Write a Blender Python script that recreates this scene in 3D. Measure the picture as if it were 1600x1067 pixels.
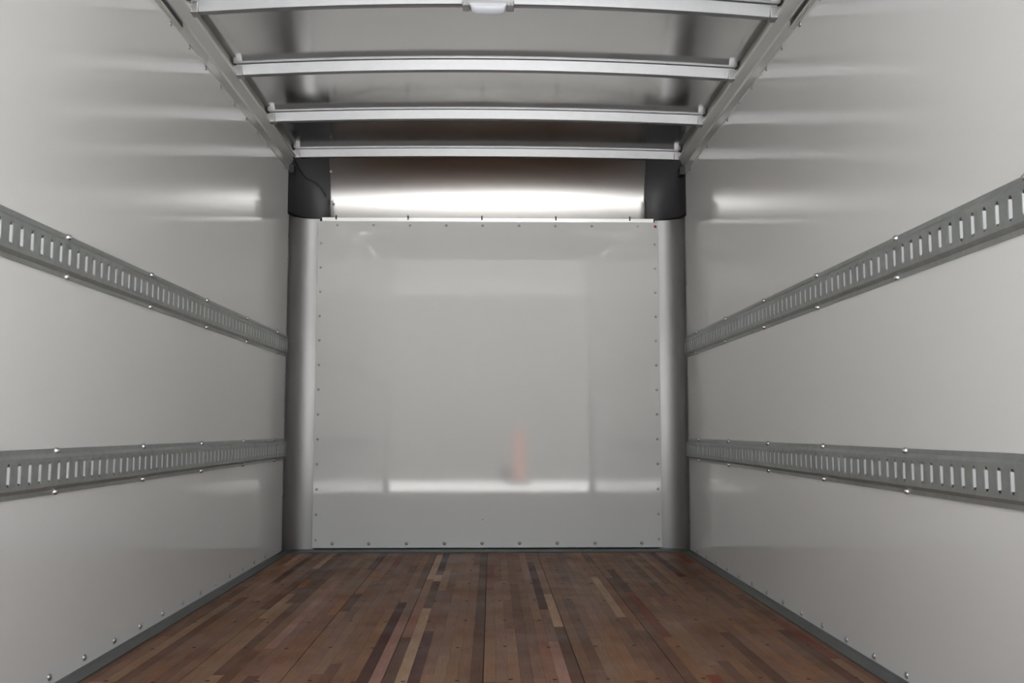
import bpy, bmesh, math, random
from mathutils import Vector, Matrix
random.seed(7)
PI = math.pi
for o in list(bpy.data.objects): bpy.data.objects.remove(o)
scene = bpy.context.scene
C = scene.collection

# ------------------------------------------------------------------ camera
# world: x right, y into the box, z up from the cargo floor; the photographer stands on the ground behind the tailgate
F_PX, PITCH, YAW, CAM = 1480.1, 0.0921, 0.0215, (0.0232, 0.0, 0.6562)
cd = bpy.data.cameras.new('camera'); cam = bpy.data.objects.new('camera', cd); C.objects.link(cam)
cd.sensor_fit = 'HORIZONTAL'; cd.sensor_width = 36.0; cd.lens = 36.0 * F_PX / 1600.0
cd.clip_start = 0.05; cd.clip_end = 400
cam.location = CAM; cam.rotation_euler = (PI/2 + PITCH, 0, -YAW)
scene.camera = cam

# ------------------------------------------------------------------ sky, sun, exposure
w = bpy.data.worlds.new('sky'); scene.world = w; w.use_nodes = True
nt = w.node_tree; nt.nodes.clear()
wo = nt.nodes.new('ShaderNodeOutputWorld'); bg = nt.nodes.new('ShaderNodeBackground')
bg.inputs['Color'].default_value = (0.90, 0.96, 1.02, 1); bg.inputs['Strength'].default_value = 1.3
nt.links.new(bg.outputs[0], wo.inputs[0])
sd = bpy.data.lights.new('sun', 'SUN'); sun = bpy.data.objects.new('sun', sd); C.objects.link(sun)
sd.energy = 24.0; sd.angle = math.radians(0.6); sd.color = (1.0, 0.99, 0.985)
sun.rotation_euler = (math.radians(-52), 0, math.radians(-14))      # shines towards -y, from ahead of the truck
vs = scene.view_settings
vs.view_transform = 'Standard'; vs.look = 'None'; vs.gamma = 1.0; vs.use_curve_mapping = False
vs.exposure = 1.65

# ------------------------------------------------------------------ dimensions
H = 1.094            # half width between the side liners
Y0 = 0.36            # rear opening
YS = 5.17            # front end of the side liners
YP = 5.245           # face of the front panel
ZR = 2.068           # lower edge of the roof rails
ZB = -1.0            # ground level
BOWS = [5.15 - 0.61*i for i in range(5)]
def crown(y): return .042 - .0165*(max(3.0, y) - 3.32)          # the roof flattens towards the nose
def zbow(x, y): return 2.152 + crown(y)*(1 - (x/1.06)**2)       # lower edge of a bow
def zroof(x, y): return zbow(x, y) + 0.045

# ------------------------------------------------------------------ materials
MATS = {}
def mat(name, color, rough=.5, metal=0., spec=.5, var=None, scale=6., bump=0., bscale=30., rvar=0., stretch=(1,1,1), coat=0., aniso=0., objcol=False):
    m = bpy.data.materials.new(name); m.use_nodes = True; n = m.node_tree.nodes; l = m.node_tree.links
    b = n['Principled BSDF']
    b.inputs['Base Color'].default_value = (*color, 1); b.inputs['Roughness'].default_value = rough
    b.inputs['Metallic'].default_value = metal; b.inputs['Specular IOR Level'].default_value = spec
    b.inputs['Coat Weight'].default_value = coat; b.inputs['Coat Roughness'].default_value = .08
    tc = n.new('ShaderNodeTexCoord'); mp = n.new('ShaderNodeMapping'); mp.inputs['Scale'].default_value = stretch
    l.new(tc.outputs['Object'], mp.inputs[0])
    if var or rvar:
        nz = n.new('ShaderNodeTexNoise'); nz.inputs['Scale'].default_value = scale; nz.inputs['Detail'].default_value = 5
        l.new(mp.outputs[0], nz.inputs['Vector'])
        if var:
            mx = n.new('ShaderNodeMix'); mx.data_type = 'RGBA'
            mx.inputs[6].default_value = (*color, 1); mx.inputs[7].default_value = (*var, 1)
            l.new(nz.outputs['Fac'], mx.inputs[0]); l.new(mx.outputs[2], b.inputs['Base Color'])
        if rvar:
            mr = n.new('ShaderNodeMapRange'); mr.inputs['From Min'].default_value = .3; mr.inputs['From Max'].default_value = .7
            mr.inputs['To Min'].default_value = max(.02, rough-rvar); mr.inputs['To Max'].default_value = rough+rvar
            l.new(nz.outputs['Fac'], mr.inputs['Value']); l.new(mr.outputs[0], b.inputs['Roughness'])
    if bump:
        n2 = n.new('ShaderNodeTexNoise'); n2.inputs['Scale'].default_value = bscale; n2.inputs['Detail'].default_value = 3
        l.new(mp.outputs[0], n2.inputs['Vector'])
        bp = n.new('ShaderNodeBump'); bp.inputs['Strength'].default_value = 1.0; bp.inputs['Distance'].default_value = bump
        l.new(n2.outputs['Fac'], bp.inputs['Height']); l.new(bp.outputs[0], b.inputs['Normal'])
    MATS[name] = m
    return m
M_liner = mat('white_liner', (.86, .86, .85), rough=.08, var=(.84, .84, .83), scale=1.5, bump=.0002, bscale=3)
M_panel = mat('front_liner', (.89, .89, .88), rough=.045, spec=.72, var=(.87, .87, .86), scale=2, bump=.0001, bscale=4)
M_roof = mat('roof_aluminium', (.82, .82, .82), rough=.14, metal=1, var=(.76, .76, .76), scale=3, bump=.0015, bscale=2.2, rvar=.04)
M_nose = mat('nose_aluminium', (.48, .47, .46), rough=.27, metal=1, var=(.45, .44, .43), scale=6, stretch=(1, 3, 3), bump=.0003, bscale=1.2)
M_bow = mat('bow_galvanised', (.32, .322, .33), rough=.38, metal=.75, var=(.285, .287, .295), scale=40)
M_litslot = mat('slot_lit_zinc', (.86, .87, .89), rough=.38, metal=.25, var=(.80, .81, .83), scale=40)  # pale tone stands in for light caught on the slot edges
M_rail = mat('rail_aluminium', (.78, .78, .75), rough=.40, metal=.7, var=(.70, .70, .67), scale=14, stretch=(1, .3, 1), bump=.0003, bscale=60)
M_post = mat('post_aluminium', (.42, .42, .425), rough=.42, metal=1, var=(.37, .365, .36), scale=5, stretch=(3, 3, .4))
M_cap = mat('cap_grey_plastic', (.055, .056, .06), rough=.45, var=(.045, .046, .05), scale=20, bump=.0002, bscale=200)
M_black = mat('black_rubber_slot_shade', (.012, .012, .013), rough=.45, var=(.018, .018, .02), scale=30)
M_rivet = mat('rivet_metal', (.55, .55, .55), rough=.3, metal=.9, var=(.45, .45, .45), scale=50)
M_bolt = mat('bolt_zinc', (.75, .76, .78), rough=.25, metal=.9, var=(.65, .66, .68), scale=50)
M_seal = mat('grey_sealant', (.10, .10, .095), rough=.6, var=(.08, .08, .075), scale=20)
M_red = mat('red_paint', (.55, .01, .03), rough=.4, var=(.5, .01, .02), scale=30)
M_sill = mat('sill_grey', (.13, .135, .135), rough=.5, metal=.3, var=(.10, .105, .10), scale=12, stretch=(1, .4, 1))
M_trim = mat('trim_white_metal', (.88, .88, .87), rough=.3, metal=.7, var=(.82, .82, .81), scale=10)
M_lens = mat('lens_plastic', (.75, .77, .84), rough=.25, var=(.7, .72, .78), scale=30)
M_lampbase = mat('lamp_base', (.42, .42, .42), rough=.45, metal=.5, var=(.36, .36, .36), scale=30)
M_dark = mat('seam_dark', (.035, .022, .016), rough=.8, var=(.03, .018, .012), scale=30)
M_screw = mat('floor_screw', (.03, .022, .018), rough=.6, metal=.3, var=(.05, .035, .03), scale=40)
M_ground = mat('yard_concrete', (.52, .52, .51), rough=.9, var=(.46, .46, .45), scale=.8, bump=.004, bscale=40)
M_bld = mat('added_building_dark', (.035, .035, .032), rough=.8, var=(.028, .028, .025), scale=2, stretch=(8, 1, .2))
M_blocker = mat('light_blocker_dark', (.05, .05, .05), rough=.7, var=(.04, .04, .04), scale=2, stretch=(1, 8, .2))
M_door = mat('door_panel_grey', (.55, .55, .545), rough=.35, var=(.52, .52, .515), scale=3)
M_body = mat('outer_skin', (.75, .75, .75), rough=.3, var=(.72, .72, .72), scale=3)
M_post_red = mat('red_post_paint', (.15, .04, .022), rough=.5, var=(.12, .032, .018), scale=6)

def zinc():
    m = bpy.data.materials.new('galvanised_spangle'); m.use_nodes = True; n = m.node_tree.nodes; l = m.node_tree.links
    b = n['Principled BSDF']; b.inputs['Metallic'].default_value = .55; b.inputs['Roughness'].default_value = .46
    tc = n.new('ShaderNodeTexCoord'); vo = n.new('ShaderNodeTexVoronoi'); vo.inputs['Scale'].default_value = 55
    nz = n.new('ShaderNodeTexNoise'); nz.inputs['Scale'].default_value = 5; nz.inputs['Detail'].default_value = 4
    l.new(tc.outputs['Object'], vo.inputs['Vector']); l.new(tc.outputs['Object'], nz.inputs['Vector'])
    sp = n.new('ShaderNodeSeparateColor'); l.new(vo.outputs['Color'], sp.inputs[0])
    mx = n.new('ShaderNodeMix'); mx.data_type = 'RGBA'; mx.inputs[6].default_value = (.32, .34, .325, 1); mx.inputs[7].default_value = (.45, .47, .46, 1)
    ad = n.new('ShaderNodeMath'); ad.operation = 'MULTIPLY_ADD'; ad.inputs[1].default_value = .35
    l.new(sp.outputs[0], ad.inputs[0]); l.new(nz.outputs['Fac'], ad.inputs[2])
    sb = n.new('ShaderNodeMath'); sb.operation = 'SUBTRACT'; sb.inputs[1].default_value = .2; sb.use_clamp = True
    l.new(ad.outputs[0], sb.inputs[0]); l.new(sb.outputs[0], mx.inputs[0]); l.new(mx.outputs[2], b.inputs['Base Color'])
    return m
M_zinc = zinc()

def wood():
    m = bpy.data.materials.new('hardwood_strip'); m.use_nodes = True; n = m.node_tree.nodes; l = m.node_tree.links
    b = n['Principled BSDF']; b.inputs['Roughness'].default_value = .42; b.inputs['Specular IOR Level'].default_value = .12
    oi = n.new('ShaderNodeObjectInfo'); geo = n.new('ShaderNodeNewGeometry')
    ml = n.new('ShaderNodeMath'); ml.operation = 'MULTIPLY'; ml.inputs[1].default_value = 40; l.new(oi.outputs['Random'], ml.inputs[0])
    cb = n.new('ShaderNodeCombineXYZ'); l.new(ml.outputs[0], cb.inputs[0]); l.new(ml.outputs[0], cb.inputs[1])
    ad = n.new('ShaderNodeVectorMath'); l.new(geo.outputs['Position'], ad.inputs[0]); l.new(cb.outputs[0], ad.inputs[1])
    mp = n.new('ShaderNodeMapping'); mp.inputs['Scale'].default_value = (1, .07, 1); l.new(ad.outputs[0], mp.inputs[0])
    g = n.new('ShaderNodeTexNoise'); g.inputs['Scale'].default_value = 160; g.inputs['Detail'].default_value = 6; g.inputs['Roughness'].default_value = .6
    l.new(mp.outputs[0], g.inputs['Vector'])
    mp2 = n.new('ShaderNodeMapping'); mp2.inputs['Scale'].default_value = (1, .5, 1); l.new(ad.outputs[0], mp2.inputs[0])
    g2 = n.new('ShaderNodeTexNoise'); g2.inputs['Scale'].default_value = 9; g2.inputs['Detail'].default_value = 4; l.new(mp2.outputs[0], g2.inputs['Vector'])
    # scuffs and film across the whole floor
    sc = n.new('ShaderNodeTexNoise'); sc.inputs['Scale'].default_value = 4; sc.inputs['Detail'].default_value = 6; l.new(geo.outputs['Position'], sc.inputs['Vector'])
    mr = n.new('ShaderNodeMapRange'); mr.inputs['To Min'].default_value = .62; mr.inputs['To Max'].default_value = 1.4; l.new(g.outputs['Fac'], mr.inputs['Value'])
    mr2 = n.new('ShaderNodeMapRange'); mr2.inputs['From Min'].default_value = .3; mr2.inputs['From Max'].default_value = .7
    mr2.inputs['To Min'].default_value = .8; mr2.inputs['To Max'].default_value = 1.2; l.new(g2.outputs['Fac'], mr2.inputs['Value'])
    mm = n.new('ShaderNodeMath'); mm.operation = 'MULTIPLY'; l.new(mr.outputs[0], mm.inputs[0]); l.new(mr2.outputs[0], mm.inputs[1])
    vm = n.new('ShaderNodeVectorMath'); vm.operation = 'SCALE'; l.new(oi.outputs['Color'], vm.inputs[0]); l.new(mm.outputs[0], vm.inputs['Scale'])
    l.new(vm.outputs[0], b.inputs['Base Color'])
    rr = n.new('ShaderNodeMapRange'); rr.inputs['From Min'].default_value = .3; rr.inputs['From Max'].default_value = .7
    rr.inputs['To Min'].default_value = .38; rr.inputs['To Max'].default_value = .6; l.new(sc.outputs['Fac'], rr.inputs['Value']); l.new(rr.outputs[0], b.inputs['Roughness'])
    bp = n.new('ShaderNodeBump'); bp.inputs['Strength'].default_value = .5; bp.inputs['Distance'].default_value = .0004
    l.new(g.outputs['Fac'], bp.inputs['Height']); l.new(bp.outputs[0], b.inputs['Normal'])
    return m
M_wood = wood()

# ------------------------------------------------------------------ mesh helpers
def mesh_obj(name, verts, faces, m, parent=None, smooth=False, loc=(0, 0, 0)):
    me = bpy.data.meshes.new(name); me.from_pydata([tuple(v) for v in verts], [], faces); me.update()
    bm = bmesh.new(); bm.from_mesh(me); bmesh.ops.recalc_face_normals(bm, faces=bm.faces); bm.to_mesh(me); bm.free()
    if m: me.materials.append(m)
    if smooth:
        me.polygons.foreach_set('use_smooth', [True]*len(me.polygons))
        if smooth == 'auto': me.set_sharp_from_angle(angle=math.radians(35))
    o = bpy.data.objects.new(name, me); C.objects.link(o); o.location = loc
    if parent: o.parent = parent
    return o
def bm_obj(name, bm, m, parent=None, smooth=False, loc=(0, 0, 0)):
    bmesh.ops.recalc_face_normals(bm, faces=bm.faces)
    me = bpy.data.meshes.new(name); bm.to_mesh(me); bm.free(); me.materials.append(m)
    if smooth:
        me.polygons.foreach_set('use_smooth', [True]*len(me.polygons)); me.set_sharp_from_angle(angle=math.radians(35))
    o = bpy.data.objects.new(name, me); C.objects.link(o); o.location = loc
    if parent: o.parent = parent
    return o
def add_box(bm, x0, x1, y0, y1, z0, z1, bev=0.):
    r = bmesh.ops.create_cube(bm, size=1)
    for v in r['verts']:
        v.co = Vector(((x0+x1)/2 + v.co.x*(x1-x0), (y0+y1)/2 + v.co.y*(y1-y0), (z0+z1)/2 + v.co.z*(z1-z0)))
    if bev:
        es = list({e for v in r['verts'] for e in v.link_edges})
        bmesh.ops.bevel(bm, geom=es, offset=bev, segments=2, affect='EDGES', profile=.5)
def box(name, x0, x1, y0, y1, z0, z1, m, parent=None, bev=0.):
    bm = bmesh.new(); add_box(bm, x0, x1, y0, y1, z0, z1, bev); return bm_obj(name, bm, m, parent)
def extrude_y(name, prof, y0, y1, m, parent=None, smooth=False):
    """closed profile of (x, z) swept from y0 to y1"""
    n = len(prof); v = [(x, y0, z) for x, z in prof] + [(x, y1, z) for x, z in prof]
    f = [(i, (i+1) % n, n+(i+1) % n, n+i) for i in range(n)] + [tuple(range(n)), tuple(range(2*n-1, n-1, -1))]
    return mesh_obj(name, v, f, m, parent, smooth)
def thick_sheet(name, grid, off, m, parent=None):
    """grid[i][j] points of a curved sheet, off(i,j) = offset vector of its back face"""
    a, b = len(grid), len(grid[0]); v = []
    for i in range(a):
        for j in range(b): v.append(Vector(grid[i][j]))
    for i in range(a):
        for j in range(b): v.append(Vector(grid[i][j]) + Vector(off(i, j)))
    N = a*b; f = []
    for i in range(a-1):
        for j in range(b-1):
            q = (i*b+j, (i+1)*b+j, (i+1)*b+j+1, i*b+j+1); f.append(q); f.append(tuple(N+k for k in q[::-1]))
    for i in range(a-1):
        for j in (0, b-1): p, q = i*b+j, (i+1)*b+j; f.append((p, q, N+q, N+p))
    for j in range(b-1):
        for i in (0, a-1): p, q = i*b+j, i*b+j+1; f.append((p, q, N+q, N+p))
    return mesh_obj(name, v, f, m, parent, 'auto')
def struct(o): o['kind'] = 'structure'; return o
def tag(o, label, cat, group=None):
    o['label'] = label; o['category'] = cat
    if group: o['group'] = group
    return o
def empty(name, loc=(0, 0, 0)):
    o = bpy.data.objects.new(name, None); C.objects.link(o); o.location = loc; o.empty_display_size = .05; return o

def dome_mesh(name, r, h, m, seg=12, rings=3):
    v = []; f = []
    for k in range(rings):
        a = k/rings*PI/2
        for i in range(seg):
            t = 2*PI*i/seg; v.append((r*math.cos(a)*math.cos(t), r*math.cos(a)*math.sin(t), h*math.sin(a)))
    v.append((0, 0, h)); base = [(r*math.cos(2*PI*i/seg), r*math.sin(2*PI*i/seg), -.002) for i in range(seg)]
    nb = len(v); v += base
    for k in range(rings-1):
        for i in range(seg): f.append((k*seg+i, k*seg+(i+1) % seg, (k+1)*seg+(i+1) % seg, (k+1)*seg+i))
    for i in range(seg): f.append(((rings-1)*seg+i, (rings-1)*seg+(i+1) % seg, rings*seg))
    for i in range(seg): f.append((nb+i, nb+(i+1) % seg, (i+1) % seg, i))
    f.append(tuple(range(nb+seg-1, nb-1, -1)))
    me = bpy.data.meshes.new(name); me.from_pydata(v, [], f); me.update(); me.materials.append(m)
    me.polygons.foreach_set('use_smooth', [True]*len(me.polygons)); me.set_sharp_from_angle(angle=math.radians(50))
    return me
ME_rivet = dome_mesh('rivet', .0095, .006, M_rivet)
ME_rivet_small = dome_mesh('rivet_small', .0075, .005, M_rivet)
ME_bolt = dome_mesh('bolt', .0088, .010, M_bolt)
ME_screw = dome_mesh('screw', .0065, .0008, M_screw, 10, 2)
ROT = {'+x': (0, PI/2, 0), '-x': (0, -PI/2, 0), '-y': (PI/2, 0, 0), '+z': (0, 0, 0), '-z': (PI, 0, 0)}
def stud(name, me, loc, face, parent):
    o = bpy.data.objects.new(name, me); C.objects.link(o); o.location = loc; o.rotation_euler = ROT[face]; o.parent = parent; return o

# ================================================================== the shell
for side, s in (('left', -1), ('right', 1)):
    wl = struct(box('wall_'+side, *sorted((s*H, s*(H+.03))), Y0, YS, .004, 2.26, M_liner))
    face = '+x' if s < 0 else '-x'
    zb = .031 if s < 0 else .024
    y = 2.488 - .2076*9
    while y < 5.0:
        if y > Y0+.05: stud('rivet', ME_rivet, (s*H, y, zb), face, wl)
        y += .2076
    y = (3.199 if s < 0 else 3.159) - .2036*13
    while y < 5.05:
        if y > Y0+.05: stud('rivet', ME_rivet, (s*H, y, 2.058), face, wl)
        y += .2036
    for k in range(13): stud('rivet', ME_rivet_small, (s*H, 5.148, .168 + .1285*k), face, wl)
    # grey metal angle where the liner meets the floor
    bs = extrude_y('baseboard_'+side, [(s*H, 0), (s*(H-.047), 0), (s*(H-.047), .004), (s*(H-.008), .006), (s*(H-.004), .010), (s*H, .010)][::1 if s > 0 else -1], Y0, 5.20, M_sill)
    struct(bs)
    # outer skin of the box
    struct(box('wall_outer_'+side, *sorted((s*(H+.03), s*(H+.05))), Y0-.02, 5.45, -.15, 2.32, M_body))
    # rear door jamb
    struct(box('trim_jamb_'+side, *sorted((s*(H-.035), s*(H+.06))), Y0-.08, Y0, -.15, 2.32, M_rail, bev=.006))

# front panel
wf = struct(box('wall_front', -.951, .959, YP, YP+.012, .012, 1.816, M_panel, bev=.0015))
for x in (-.843, -.641, -.437, -.233, -.029, .176, .381, .586, .844): stud('rivet', ME_rivet_small, (x, YP, 1.794), '-y', wf)
for x in (-.841, -.643, -.438, -.233, -.027, .178, .384, .590, .847): stud('rivet', ME_rivet, (x, YP, .036), '-y', wf)
for k in range(13):
    z = .056 + (1.690-.056)*k/12
    stud('rivet', ME_rivet_small, (-.931, YP, z), '-y', wf); stud('rivet', ME_rivet_small, (.940, YP, z), '-y', wf)
rr = stud('rivet', dome_mesh('rivet_red', .0085, .005, M_red), (.945, YP, 1.793), '-y', wf); rr['label'] = 'red painted rivet'
stud('rivet', ME_rivet_small, (-.025, YP, .163), '-y', wf).scale = (.5, .5, .5)
struct(box('wall_outer_front', -H-.05, H+.05, 5.43, 5.45, -.15, 2.32, M_body))
# sill angle along the front
struct(box('baseboard_front', -H+.03, H-.03, 5.125, YP-.001, -.002, .006, M_sill))

# rounded aluminium corner posts
for n, s in ((1, -1), (2, 1)):
    grid = []
    for j in range(15):
        a = j/14*PI/2
        grid.append([(s*(.945 + (H-.945)*math.cos(a)**.9 if j < 14 else .945), YS-.02 + .115*math.sin(a), z) for z in (.0, .6, 1.2, 1.832)])
    struct(thick_sheet('trim_%d' % n, grid, lambda i, j: (s*.004*math.cos(i/14*PI/2), .004, 0), M_post))

# curved nose sheet above the front panel
NX = 24
grid = []
for i in range(25):
    a = i/24*1.335
    yy = 5.03 + .30*math.cos(a); zz = 1.825 + .40*math.sin(a)
    grid.append([(-.93 + 1.87*j/NX, yy, zz + (.02*(1-((-.93+1.87*j/NX)/1.06)**2) if zz > 1.9 else 0)*(zz-1.9)/.3) for j in range(NX+1)])
nose = struct(thick_sheet('trim_3', grid, lambda i, j: (0, .004*math.cos(i/24*PI/2), .004*math.sin(i/24*PI/2)), M_nose))
def nose_y(z): return 5.03 + .30*math.cos(math.asin(min(1, (z-1.825)/.40)))
for x, z in ((-.878, 1.93), (-.885, 2.10), (.895, 1.935), (.90, 2.10)):
    stud('rivet', ME_rivet_small, (x, nose_y(z)-.001, z), '-y', nose)
# bright trim strip along the top of the panel
tp = [(YP-.018, 1.833), (YP-.012, 1.8145), (YP-.002, 1.8145), (YP-.002, 1.830), (YP+.085, 1.830), (YP+.085, 1.833)]
tr = struct(mesh_obj('trim_4', [(x, y, z) for x in (-.925, .932) for y, z in tp], [(i, (i+1) % 6, 6+(i+1) % 6, 6+i) for i in range(6)] + [tuple(range(6)), tuple(range(11, 5, -1))], M_trim))
for x in (-.847, -.446, -.033, .382, .798):
    bm = bmesh.new(); add_box(bm, x-.004, x+.004, YP-.0210, YP-.014, 1.822, 1.846, .001); add_box(bm, x-.004, x+.004, YP-.0210, YP+.03, 1.8325, 1.8375, .001)
    bm_obj('clip', bm, M_black, tr)

# roof rails along the tops of the side walls
for n, s in ((5, -1), (6, 1)):
    prof = [(H, 2.066), (H-.005, 2.066), (H-.006, 2.108), (H-.014, 2.113), (H-.016, 2.118), (H-.030, 2.150), (H-.036, 2.155), (H-.036, 2.163),
            (H-.012, 2.168), (H-.010, 2.20), (H, 2.20)]
    p = [(s*x, z) for x, z in prof]
    if s > 0: p = p[::-1]
    rail = struct(extrude_y('trim_%d' % n, p, Y0, 5.13, M_rail))
    # long wiring slot with a rubber lip in the lower flange
    ye = 3.30 if s < 0 else 3.24
    zs = 2.090
    def slot_loop(hw, x, y0):
        pts = []
        for k in range(9):
            a = -PI/2 + k/8*PI; pts.append((x, ye-hw + hw*math.cos(a), zs + hw*math.sin(a)))
        pts += [(x, y0, zs+hw), (x, y0, zs-hw)]
        return pts
    a = slot_loop(.019, s*(H-.0055), 2.3); b = slot_loop(.0195, s*(H-.016), 2.3); c = slot_loop(.0135, s*(H-.016), 2.3055); d = slot_loop(.0135, s*(H-.0075), 2.3055)
    nn = len(a); f = []
    for q in range(3):
        for k in range(nn): f.append((q*nn+k, q*nn+(k+1) % nn, (q+1)*nn+(k+1) % nn, (q+1)*nn+k))
    lip = mesh_obj('slot_lip', a+b+c+d, f, M_rail, rail, 'auto')
    e = slot_loop(.0138, s*(H-.0080), 2.303)
    mesh_obj('slot_shade_plate', e + [(x - s*.001, y, z) for x, y, z in e], [tuple(range(nn)), tuple(range(2*nn-1, nn-1, -1))] + [(k, (k+1) % nn, nn+(k+1) % nn, nn+k) for k in range(nn)], M_black, lip)  # thin black plate painted as the shade inside the slot; no hole cut
    # end bracket of the rail at the corner cap
    bm = bmesh.new(); add_box(bm, *sorted((s*(H-.034), s*H)), 5.10, 5.17, 2.055, 2.10, .004); bm_obj('end_bracket', bm, M_cap, rail)

# roof sheet
grid = [[(-H-.0 + 2*H*j/28, y, zroof(-H + 2*H*j/28, y)) for j in range(29)] for y in [Y0 + (5.16-Y0)*i/24 for i in range(25)]]
struct(thick_sheet('ceiling', grid, lambda i, j: (0, 0, .006), M_roof))
struct(box('ceiling_outer', -H-.05, H+.05, Y0-.02, 5.45, 2.30, 2.32, M_body))
struct(box('trim_header', -H-.05, H+.05, Y0-.08, Y0, 2.16, 2.32, M_rail, bev=.006))

# roll-up door stored overhead near the opening: hinged panels on the rails
dr = struct(box('door_1', -1.0, 1.0, .50, .56, 2.085, 2.10, M_rail, bev=.002))
for k in range(5):
    p = box('door_panel', -1.045, 1.045, .57 + .40*k, .57 + .40*k + .392, 2.085, 2.108, M_door, dr, bev=.004)
    for x in (-.7, 0, .7): box('hinge', x-.03, x+.03, .57 + .40*k - .03, .57 + .40*k + .022, 2.079, 2.086, M_rail, p, bev=.001)

# ------------------------------------------------------------------ laminated floor: boards of strips
floor = struct(box('floor', -H-.03, H+.03, Y0, 5.44, -.15, -.03, M_dark))
BW, NS = .2645, 8
X0 = -1.056
TONES = [(.205, .108, .062), (.180, .092, .054), (.225, .122, .070), (.160, .078, .046), (.245, .142, .088), (.200, .090, .052), (.140, .068, .042), (.210, .112, .072), (.19, .104, .066), (.235, .118, .062)]
DARK = (.070, .022, .015); RED = (.165, .046, .026); LIGHT = (.36, .225, .140); ORANGE = (.27, .112, .045); PINK = (.28, .145, .105); BROWN = (.105, .048, .028)
# strips that stand out: x, y span on the floor, colour
def fl(u, v):
    cx, sx = (u-800)/F_PX, -(v-533.5)/F_PX
    d = Vector((math.sin(YAW)*math.cos(PITCH), math.cos(YAW)*math.cos(PITCH), math.sin(PITCH)))
    rt = Vector((math.cos(YAW), -math.sin(YAW), 0)); up = rt.cross(d)
    r = d + rt*cx + up*sx; t = -CAM[2]/r.z
    return CAM[0]+r.x*t, r.y*t
MARK = [((634, 941), (571, 1066), DARK), ((703, 866), (692, 892), DARK), ((690, 867), (673, 905), LIGHT), ((690, 898), (681, 930), LIGHT),
        ((665, 986), (647, 1045), DARK), ((757, 866), (744, 1066), BROWN), ((557, 928), (535, 955), BROWN), ((544, 930), (521, 961), ORANGE),
        ((530, 865), (488, 905), BROWN), ((447, 928), (404, 966), LIGHT), ((634, 970), (587, 1066), PINK), ((678, 908), (669, 950), BROWN),
        ((830, 878), (843, 952), DARK), ((769, 883), (769, 922), RED), ((875, 979), (902, 1066), BROWN), ((940, 914), (976, 961), BROWN), ((927, 901), (960, 964), LIGHT),
        ((1019, 865), (1059, 901), DARK), ((875, 1002), (891, 1066), PINK), ((1204, 966), (1307, 1029), RED), ((1217, 984), (1307, 1045), BROWN),
        ((1103, 1054), (1128, 1066), RED), ((1068, 866), (1085, 880), RED), ((1110, 895), (1150, 920), ORANGE), ((603, 866), (585, 890), BROWN), ((485, 905), (470, 918), ORANGE)]
marks = {}
for p, q, col in MARK:
    x1, y1 = fl(*p); x2, y2 = fl(*q); xm = (x1+x2)/2
    marks.setdefault(min(63, max(0, int((xm-X0)/(BW/NS)))), []).append((min(y1, y2), max(y1, y2), col))
YF0, YF1 = Y0-.0, 5.122
for bi in range(8):
    bx = X0 + BW*bi
    board = box('floorboard', bx, bx+BW-.0005, YF0, YF1, -.031, -.012, M_dark, floor)
    for k in range(NS):
        col_i = bi*NS + k; xa = bx + .0011 + (BW-.0022)*k/NS; xb = bx + .0011 + (BW-.0022)*(k+1)/NS
        ms = sorted(marks.get(col_i, [])); segs = []; y = YF0
        def fill(a, b):
            while a < b - .02:
                ln = 2.1 + random.uniform(-.3, .3) if a < 1.0 else random.uniform(.45, 1.35)
                e = a + ln
                if b - e < .22: e = b
                segs.append((a, e, None)); a = e
        for a, e, c in ms:
            a = max(a, y); 
            if e > 5.05: e = YF1
            if a < 2.7: a = 1.9
            if e - a < .05: continue
            fill(y, a); segs.append((a, e, c)); y = e
        fill(y, YF1)
        for a, e, c in segs:
            dz = random.uniform(-.00025, .0); ch = .0006
            v = []
            for zz, ins in ((-.013, 0), (-ch+dz, 0), (dz, ch)):
                v += [(xa+ins, a+ins, zz), (xb-ins, a+ins, zz), (xb-ins, e-ins, zz), (xa+ins, e-ins, zz)]
            f = [(8, 9, 10, 11)] + [(r*4+i, r*4+(i+1) % 4, r*4+4+(i+1) % 4, r*4+4+i) for r in range(2) for i in range(4)]
            o = mesh_obj('strip', v, f, M_wood, board)
            base = c if c else random.choice(TONES)
            if c is None and random.random() < .07: base = random.choice((BROWN, PINK, RED, LIGHT))
            j = random.uniform(.9, 1.1); o.color = (base[0]*j, base[1]*j, base[2]*j*random.uniform(.95, 1.08), 1)
    for yr in (2.56, 2.94, 3.33, 3.72, 4.11, 4.50, 4.89):
        for dx in (.065, .195): stud('screw', ME_screw, (bx+dx+random.uniform(-.012, .012), yr+random.uniform(-.012, .012), .0002), '+z', board)

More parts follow.
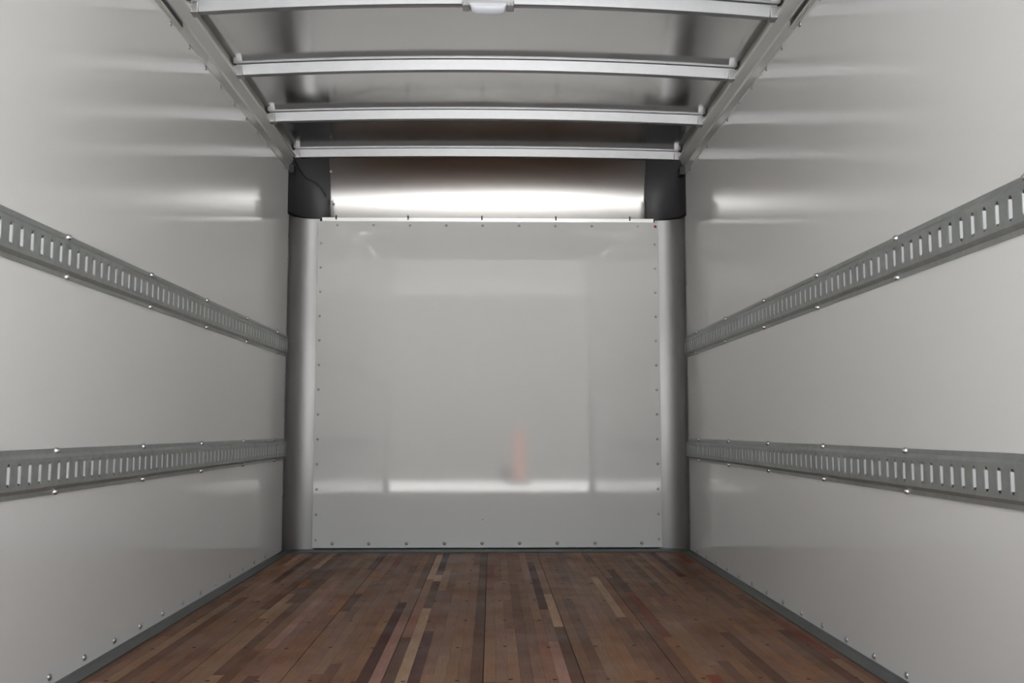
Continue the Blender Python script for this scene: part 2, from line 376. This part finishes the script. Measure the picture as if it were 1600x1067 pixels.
# ================================================================== things
# ------------------------------------------------------------------ roof bows
ORD = ['first', 'second', 'third', 'fourth', 'fifth', 'sixth', 'seventh', 'eighth']
BL = ['curved metal roof bow nearest the front wall, above the curved metal nose',
      'second curved metal roof bow counted from the front wall',
      'third curved metal roof bow counted from the front wall',
      'fourth curved metal roof bow from the front, carrying the dome light']
def sweep_bow(name, prof, yb, parent, m, xe=1.062, n=36):
    v = []; f = []; k = len(prof)
    for i in range(n+1):
        x = -xe + 2*xe*i/n
        for y, z in prof: v.append((x, y, zbow(x, yb)+z))
    for i in range(n):
        for j in range(k): f.append((i*k+j, i*k+(j+1) % k, (i+1)*k+(j+1) % k, (i+1)*k+j))
    f += [tuple(range(k)), tuple(range((n+1)*k-1, n*k-1, -1))]
    return mesh_obj(name, v, f, m, parent, 'auto')
for i, yb in enumerate(BOWS):
    t = empty('roof_bow', (0, yb, 2.15))
    tag(t, BL[i] if i < 4 else '%s curved metal roof bow from the front, overhead beyond the dome light' % ORD[i], 'roof bow', 'roof bows')
    # hat section: channel plus a flange against the roof on either side
    ch = sweep_bow('channel', [(-.0015, .0), (.0255, .0), (.027, .001), (.040, .041), (-.0155, .041), (-.003, .001)], yb, t, M_bow)
    fa = sweep_bow('flange', [(-.032, .0405), (-.0190, .0405), (-.0180, .0450), (-.032, .0450)], yb, t, M_bow)
    fb = sweep_bow('flange', [(.041, .0405), (.057, .0405), (.057, .0450), (.041, .0450)], yb, t, M_bow)
    for c in (ch, fa, fb): c.location = (0, 0, -2.15)
    for s in (-1, 1):
        bm = bmesh.new(); add_box(bm, *sorted((s*1.036, s*1.075)), -.014, .034, zbow(1.05, yb)-.004, zbow(1.05, yb)+.040, .003)
        e = bm_obj('end_plate', bm, M_post, t); e.location = (0, 0, -2.15)

# ------------------------------------------------------------------ dome light
t = empty('dome_light', (.008, BOWS[3]-.012, 2.19)); tag(t, 'small oblong dome light with clear lens under the roof bow', 'light')
zl = zbow(0, BOWS[3]) - 2.19
bm = bmesh.new(); add_box(bm, -.094, .094, -.014, .040, zl-.008, zl+.004, .002); bm_obj('base', bm, M_lampbase, t)
for s in (-1, 1):
    bm = bmesh.new(); add_box(bm, *sorted((s*.068, s*.093)), -.016, .040, zl-.016, zl-.004, .003); e = bm_obj('end_cap', bm, M_lampbase, t)
    stud('screw', dome_mesh('cap_screw', .005, .003, M_rivet), (s*.081, -.0155, zl-.010), '-y', e)
v = []; f = []
NL = 12
for i in range(17):
    u = -1 + 2*i/16; hx = .068*u; d = .026*(1-abs(u)**5)**.5 + .004
    for k in range(NL+1):
        a = PI*k/NL; v.append((hx, .013 - .027*math.cos(a), zl-.006 - d*math.sin(a)**.7))
for i in range(16):
    for k in range(NL): f.append((i*(NL+1)+k, i*(NL+1)+k+1, (i+1)*(NL+1)+k+1, (i+1)*(NL+1)+k))
f += [tuple(range(NL+1)), tuple(range(16*(NL+1), 17*(NL+1)))[::-1]]
f += [tuple([i*(NL+1) for i in range(17)] + [i*(NL+1)+NL for i in range(16, -1, -1)])]
mesh_obj('lens', v, f, M_lens, t, 'auto')

# ------------------------------------------------------------------ slotted tie-down tracks
PITCHY = .0508
def make_track(s, z0, z1, ys0, label, bolts):
    """s = side; z0..z1 height span; ys0 = centre of one slot"""
    t = empty('tie_down_track', (s*(H-.0015), 2.7, z0)); tag(t, label, 'track', 'slotted tie-down tracks')
    h = z1 - z0; pr = .0125
    P = lambda x, y, z: (-s*x, y-2.7, z)
    zc = h/2; zl, zh = .021, h-.021
    k0 = math.ceil((Y0+.03-ys0)/PITCHY); k1 = math.floor((5.135-ys0)/PITCHY)
    yA = ys0 + (k0-.5)*PITCHY; yB = ys0 + (k1+.5)*PITCHY; yE = 5.158
    # flanges, bends and edges
    prof = [(0, 0), (.003, 0), (.0033, .0115), (pr-.002, .0185), (pr, zl), None, (pr, zh), (pr-.002, h-.0185), (.0033, h-.0115), (.003, h), (0, h)]
    v = []; f = []
    lo, hi = prof[:5], prof[6:]
    for pp in (lo, hi):
        b = len(v)
        for y in (yA, yE):
            for x, z in pp: v.append(P(x, y, z))
        for i in range(4): f.append((b+i, b+i+1, b+5+i+1, b+5+i))
    # end cap and the plain length of web after the last slot
    b = len(v); v += [P(pr, yB, zl), P(pr, yB, zh), P(pr, yE, zh), P(pr, yE, zl)]; f.append((b, b+1, b+2, b+3))
    b = len(v); full = [q for q in prof if q]; v += [P(x, yE, z) for x, z in full]; f.append(tuple(range(b, b+len(full))))
    hw, hh = .0086, .0275; R = hw
    for k in range(k0, k1+1):
        yc = ys0 + k*PITCHY; loop = []; out = []
        for i in range(5):
            a = PI + PI*i/4; loop.append((yc + hw*math.cos(a), zc - (hh-R) + R*math.sin(a)))
        for i in range(5):
            a = PI*i/4; loop.append((yc + hw*math.cos(a), zc + (hh-R) + R*math.sin(a)))
        ya, yb = yc-PITCHY/2, yc+PITCHY/2
        out = [(ya, zc-(hh-R)), (ya, zl), (yc, zl), (yb, zl), (yb, zc-(hh-R)), (yb, zc+(hh-R)), (yb, zh), (yc, zh), (ya, zh), (ya, zc+(hh-R))]
        b = len(v)
        v += [P(pr, y, z) for y, z in out] + [P(pr, y, z) for y, z in loop]
        mid = [(yc + (y-yc)*1.0, z) for y, z in loop]
        v += [P(pr-.0022, y, z) for y, z in mid]
        for i in range(10):
            j = (i+1) % 10
            f.append((b+i, b+j, b+10+j, b+10+i)); f.append((b+10+i, b+10+j, b+20+j, b+20+i))
    me = bpy.data.meshes.new('track_channel'); me.from_pydata(v, [], f)
    bm = bmesh.new(); bm.from_mesh(me); bmesh.ops.remove_doubles(bm, verts=bm.verts, dist=1e-5); bmesh.ops.recalc_face_normals(bm, faces=bm.faces); bm.to_mesh(me); bm.free()
    me.materials.append(M_zinc); o = bpy.data.objects.new('track_channel', me); C.objects.link(o); o.parent = t
    face = '+x' if s < 0 else '-x'
    # added tongue on the far side of every slot, coloured pale to look lit
    tb = []
    for k in range(k0, k1+1):
        yc = ys0 + k*PITCHY
        tb.append(yc)
    for yc in tb:
        o = bpy.data.objects.new('slot_lit_face', LIT_FACE[s]); C.objects.link(o); o.parent = t; o.location = (-s*(pr-.0018), yc-2.7+hw-.0005, zc)
    for yb_ in bolts:
        for z in (.0055, h-.0055):
            stud('bolt', ME_bolt, (-s*.0032, yb_-2.7, z), face, t)
    return t
LIT_FACE = {}
for s in (-1, 1):
    v = []; f = []
    # a curved tongue that turns in from the slot's far edge towards the liner
    for i in range(4):
        a = i/3
        for z in (-.0205, -.0185, .0185, .0205):
            v.append((s*(.0085*a), -.0140*a, z*(1 - .05*a)))
    for i in range(3):
        for j in range(3): f.append((i*4+j, i*4+j+1, i*4+j+5, i*4+j+4))
    n = len(v); v += [(x, y+.0012, z) for x, y, z in v]
    f += [tuple(n+k for k in q[::-1]) for q in f]
    me = bpy.data.meshes.new('slot_lit_face'); me.from_pydata(v, [], f); me.update(); me.materials.append(M_litslot)
    LIT_FACE[s] = me
B24 = lambda y: [y + .6096*k for k in range(-3, 5) if Y0+.05 < y+.6096*k < 5.14]
make_track(-1, 1.0467, 1.1622, 2.1666, 'upper slotted galvanized tie-down track along the left wall', B24(2.475))
make_track(-1, .4917, .6063, 2.1566, 'lower slotted galvanized tie-down track along the left wall', B24(2.460))
make_track(1, 1.0467, 1.1622, 1.9282, 'upper slotted galvanized tie-down track along the right wall', B24(2.440))
make_track(1, .4917, .6063, 1.9182, 'lower slotted galvanized tie-down track along the right wall', B24(2.430))

# ------------------------------------------------------------------ dark corner caps
for s, nm in ((-1, 'left'), (1, 'right')):
    t = empty('corner_cap', (s*1.0, 5.2, 1.84)); tag(t, 'dark grey rounded corner cap at the upper front %s corner' % nm, 'corner cap', 'corner caps')
    grid = []
    for i in range(15):
        a = i/14*PI/2
        x = .893 + (H-.001-.893)*math.cos(a)**.8 if i < 14 else .893
        row = []
        for k in range(9):
            z = 1.838 + (2.165-1.838)*k/8
            yb = 5.115 + (nose_y(z) - .009 - 5.115)*math.sin(a)
            row.append((s*x - s*1.0, yb-5.2, z-1.84))
        grid.append(row)
    thick_sheet('shell', grid, lambda i, j: (s*.004*math.cos(i/14*PI/2), .004*math.sin(i/14*PI/2)+.001, 0), M_cap, t)
    # rolled lower edge
    v = []; f = []; ns = 8
    path = [Vector(g[0]) for g in grid]
    for i, p in enumerate(path):
        for k in range(ns):
            a = 2*PI*k/ns; tan = (path[min(i+1, 14)]-path[max(i-1, 0)]).normalized(); nr = Vector((-tan.y, tan.x, 0))
            v.append(p + nr*.008*math.cos(a) + Vector((0, 0, .008*math.sin(a))))
    for i in range(14):
        for k in range(ns): f.append((i*ns+k, i*ns+(k+1) % ns, (i+1)*ns+(k+1) % ns, (i+1)*ns+k))
    f += [tuple(range(ns)), tuple(range(14*ns, 15*ns))[::-1]]
    mesh_obj('lip', v, f, M_black, t, 'auto')
    # edge bead where the cap meets the nose sheet
    bm = bmesh.new(); add_box(bm, *sorted((s*.886 - s*1.0, s*.896 - s*1.0)), .045, .085, -.005, .10, .002); bm_obj('edge_bead', bm, M_black, t)

# ------------------------------------------------------------------ cable on the left corner cap
def tube(name, pts, r, m, parent=None):
    cu = bpy.data.curves.new(name, 'CURVE'); cu.dimensions = '3D'; cu.bevel_depth = r; cu.bevel_resolution = 3; cu.resolution_u = 6
    sp = cu.splines.new('NURBS'); sp.points.add(len(pts)-1); sp.use_endpoint_u = True; sp.order_u = 3
    for p, q in zip(sp.points, pts): p.co = (*q, 1)
    tmp = bpy.data.objects.new(name, cu); C.objects.link(tmp)
    dg = bpy.context.evaluated_depsgraph_get(); me = bpy.data.meshes.new_from_object(tmp.evaluated_get(dg))
    bpy.data.objects.remove(tmp); me.name = name; me.materials.clear(); me.materials.append(m)
    me.polygons.foreach_set('use_smooth', [True]*len(me.polygons))
    o = bpy.data.objects.new(name, me); C.objects.link(o)
    if parent: o.parent = parent
    return o
cb = tube('cable', [(-1.062, 5.09, 2.135), (-1.055, 5.13, 2.11), (-1.035, 5.165, 2.075), (-1.01, 5.19, 2.04), (-.985, 5.20, 2.035), (-.955, 5.205, 2.02), (-.925, 5.215, 1.99), (-.905, 5.222, 1.95)], .0042, M_black)
tag(cb, 'thin black cable drooping across the upper left corner cap', 'cable')

# ================================================================== outside, behind the photographer (seen only as light and reflections)
struct(box('ground', -60, 60, -60, 60, ZB-.2, ZB, M_ground))
struct(box('added_building_behind', -40, 40, -30, -20, ZB, ZB+6.5, M_bld))  # added unseen mass, keeps the low sky out of the panel's reflection
struct(box('light_blocker_left', -14, -5.0, -19, 7, ZB, ZB+6.5, M_blocker))  # added unseen mass, blocks sky light coming in from the left
struct(box('light_blocker_right', 8.0, 16, -19, 7, ZB, ZB+6.0, M_blocker))  # added out of view to cut the light from the right
rp = empty('red_post', (.85, -18.5, ZB)); tag(rp, 'red upright post out in the yard, seen mirrored in the front panel', 'post')
bm = bmesh.new(); bmesh.ops.create_cone(bm, cap_ends=True, segments=16, radius1=.20, radius2=.20, depth=1.5, matrix=Matrix.Translation((0, 0, .75))); bm_obj('shaft', bm, M_post_red, rp)
bm = bmesh.new(); add_box(bm, -.35, .35, -.35, .35, 0, .12, .02); bm_obj('foot', bm, M_bld, rp)
bm = bmesh.new(); bmesh.ops.create_cone(bm, cap_ends=True, segments=16, radius1=.22, radius2=.10, depth=.15, matrix=Matrix.Translation((0, 0, 1.57))); bm_obj('cap', bm, M_post_red, rp)
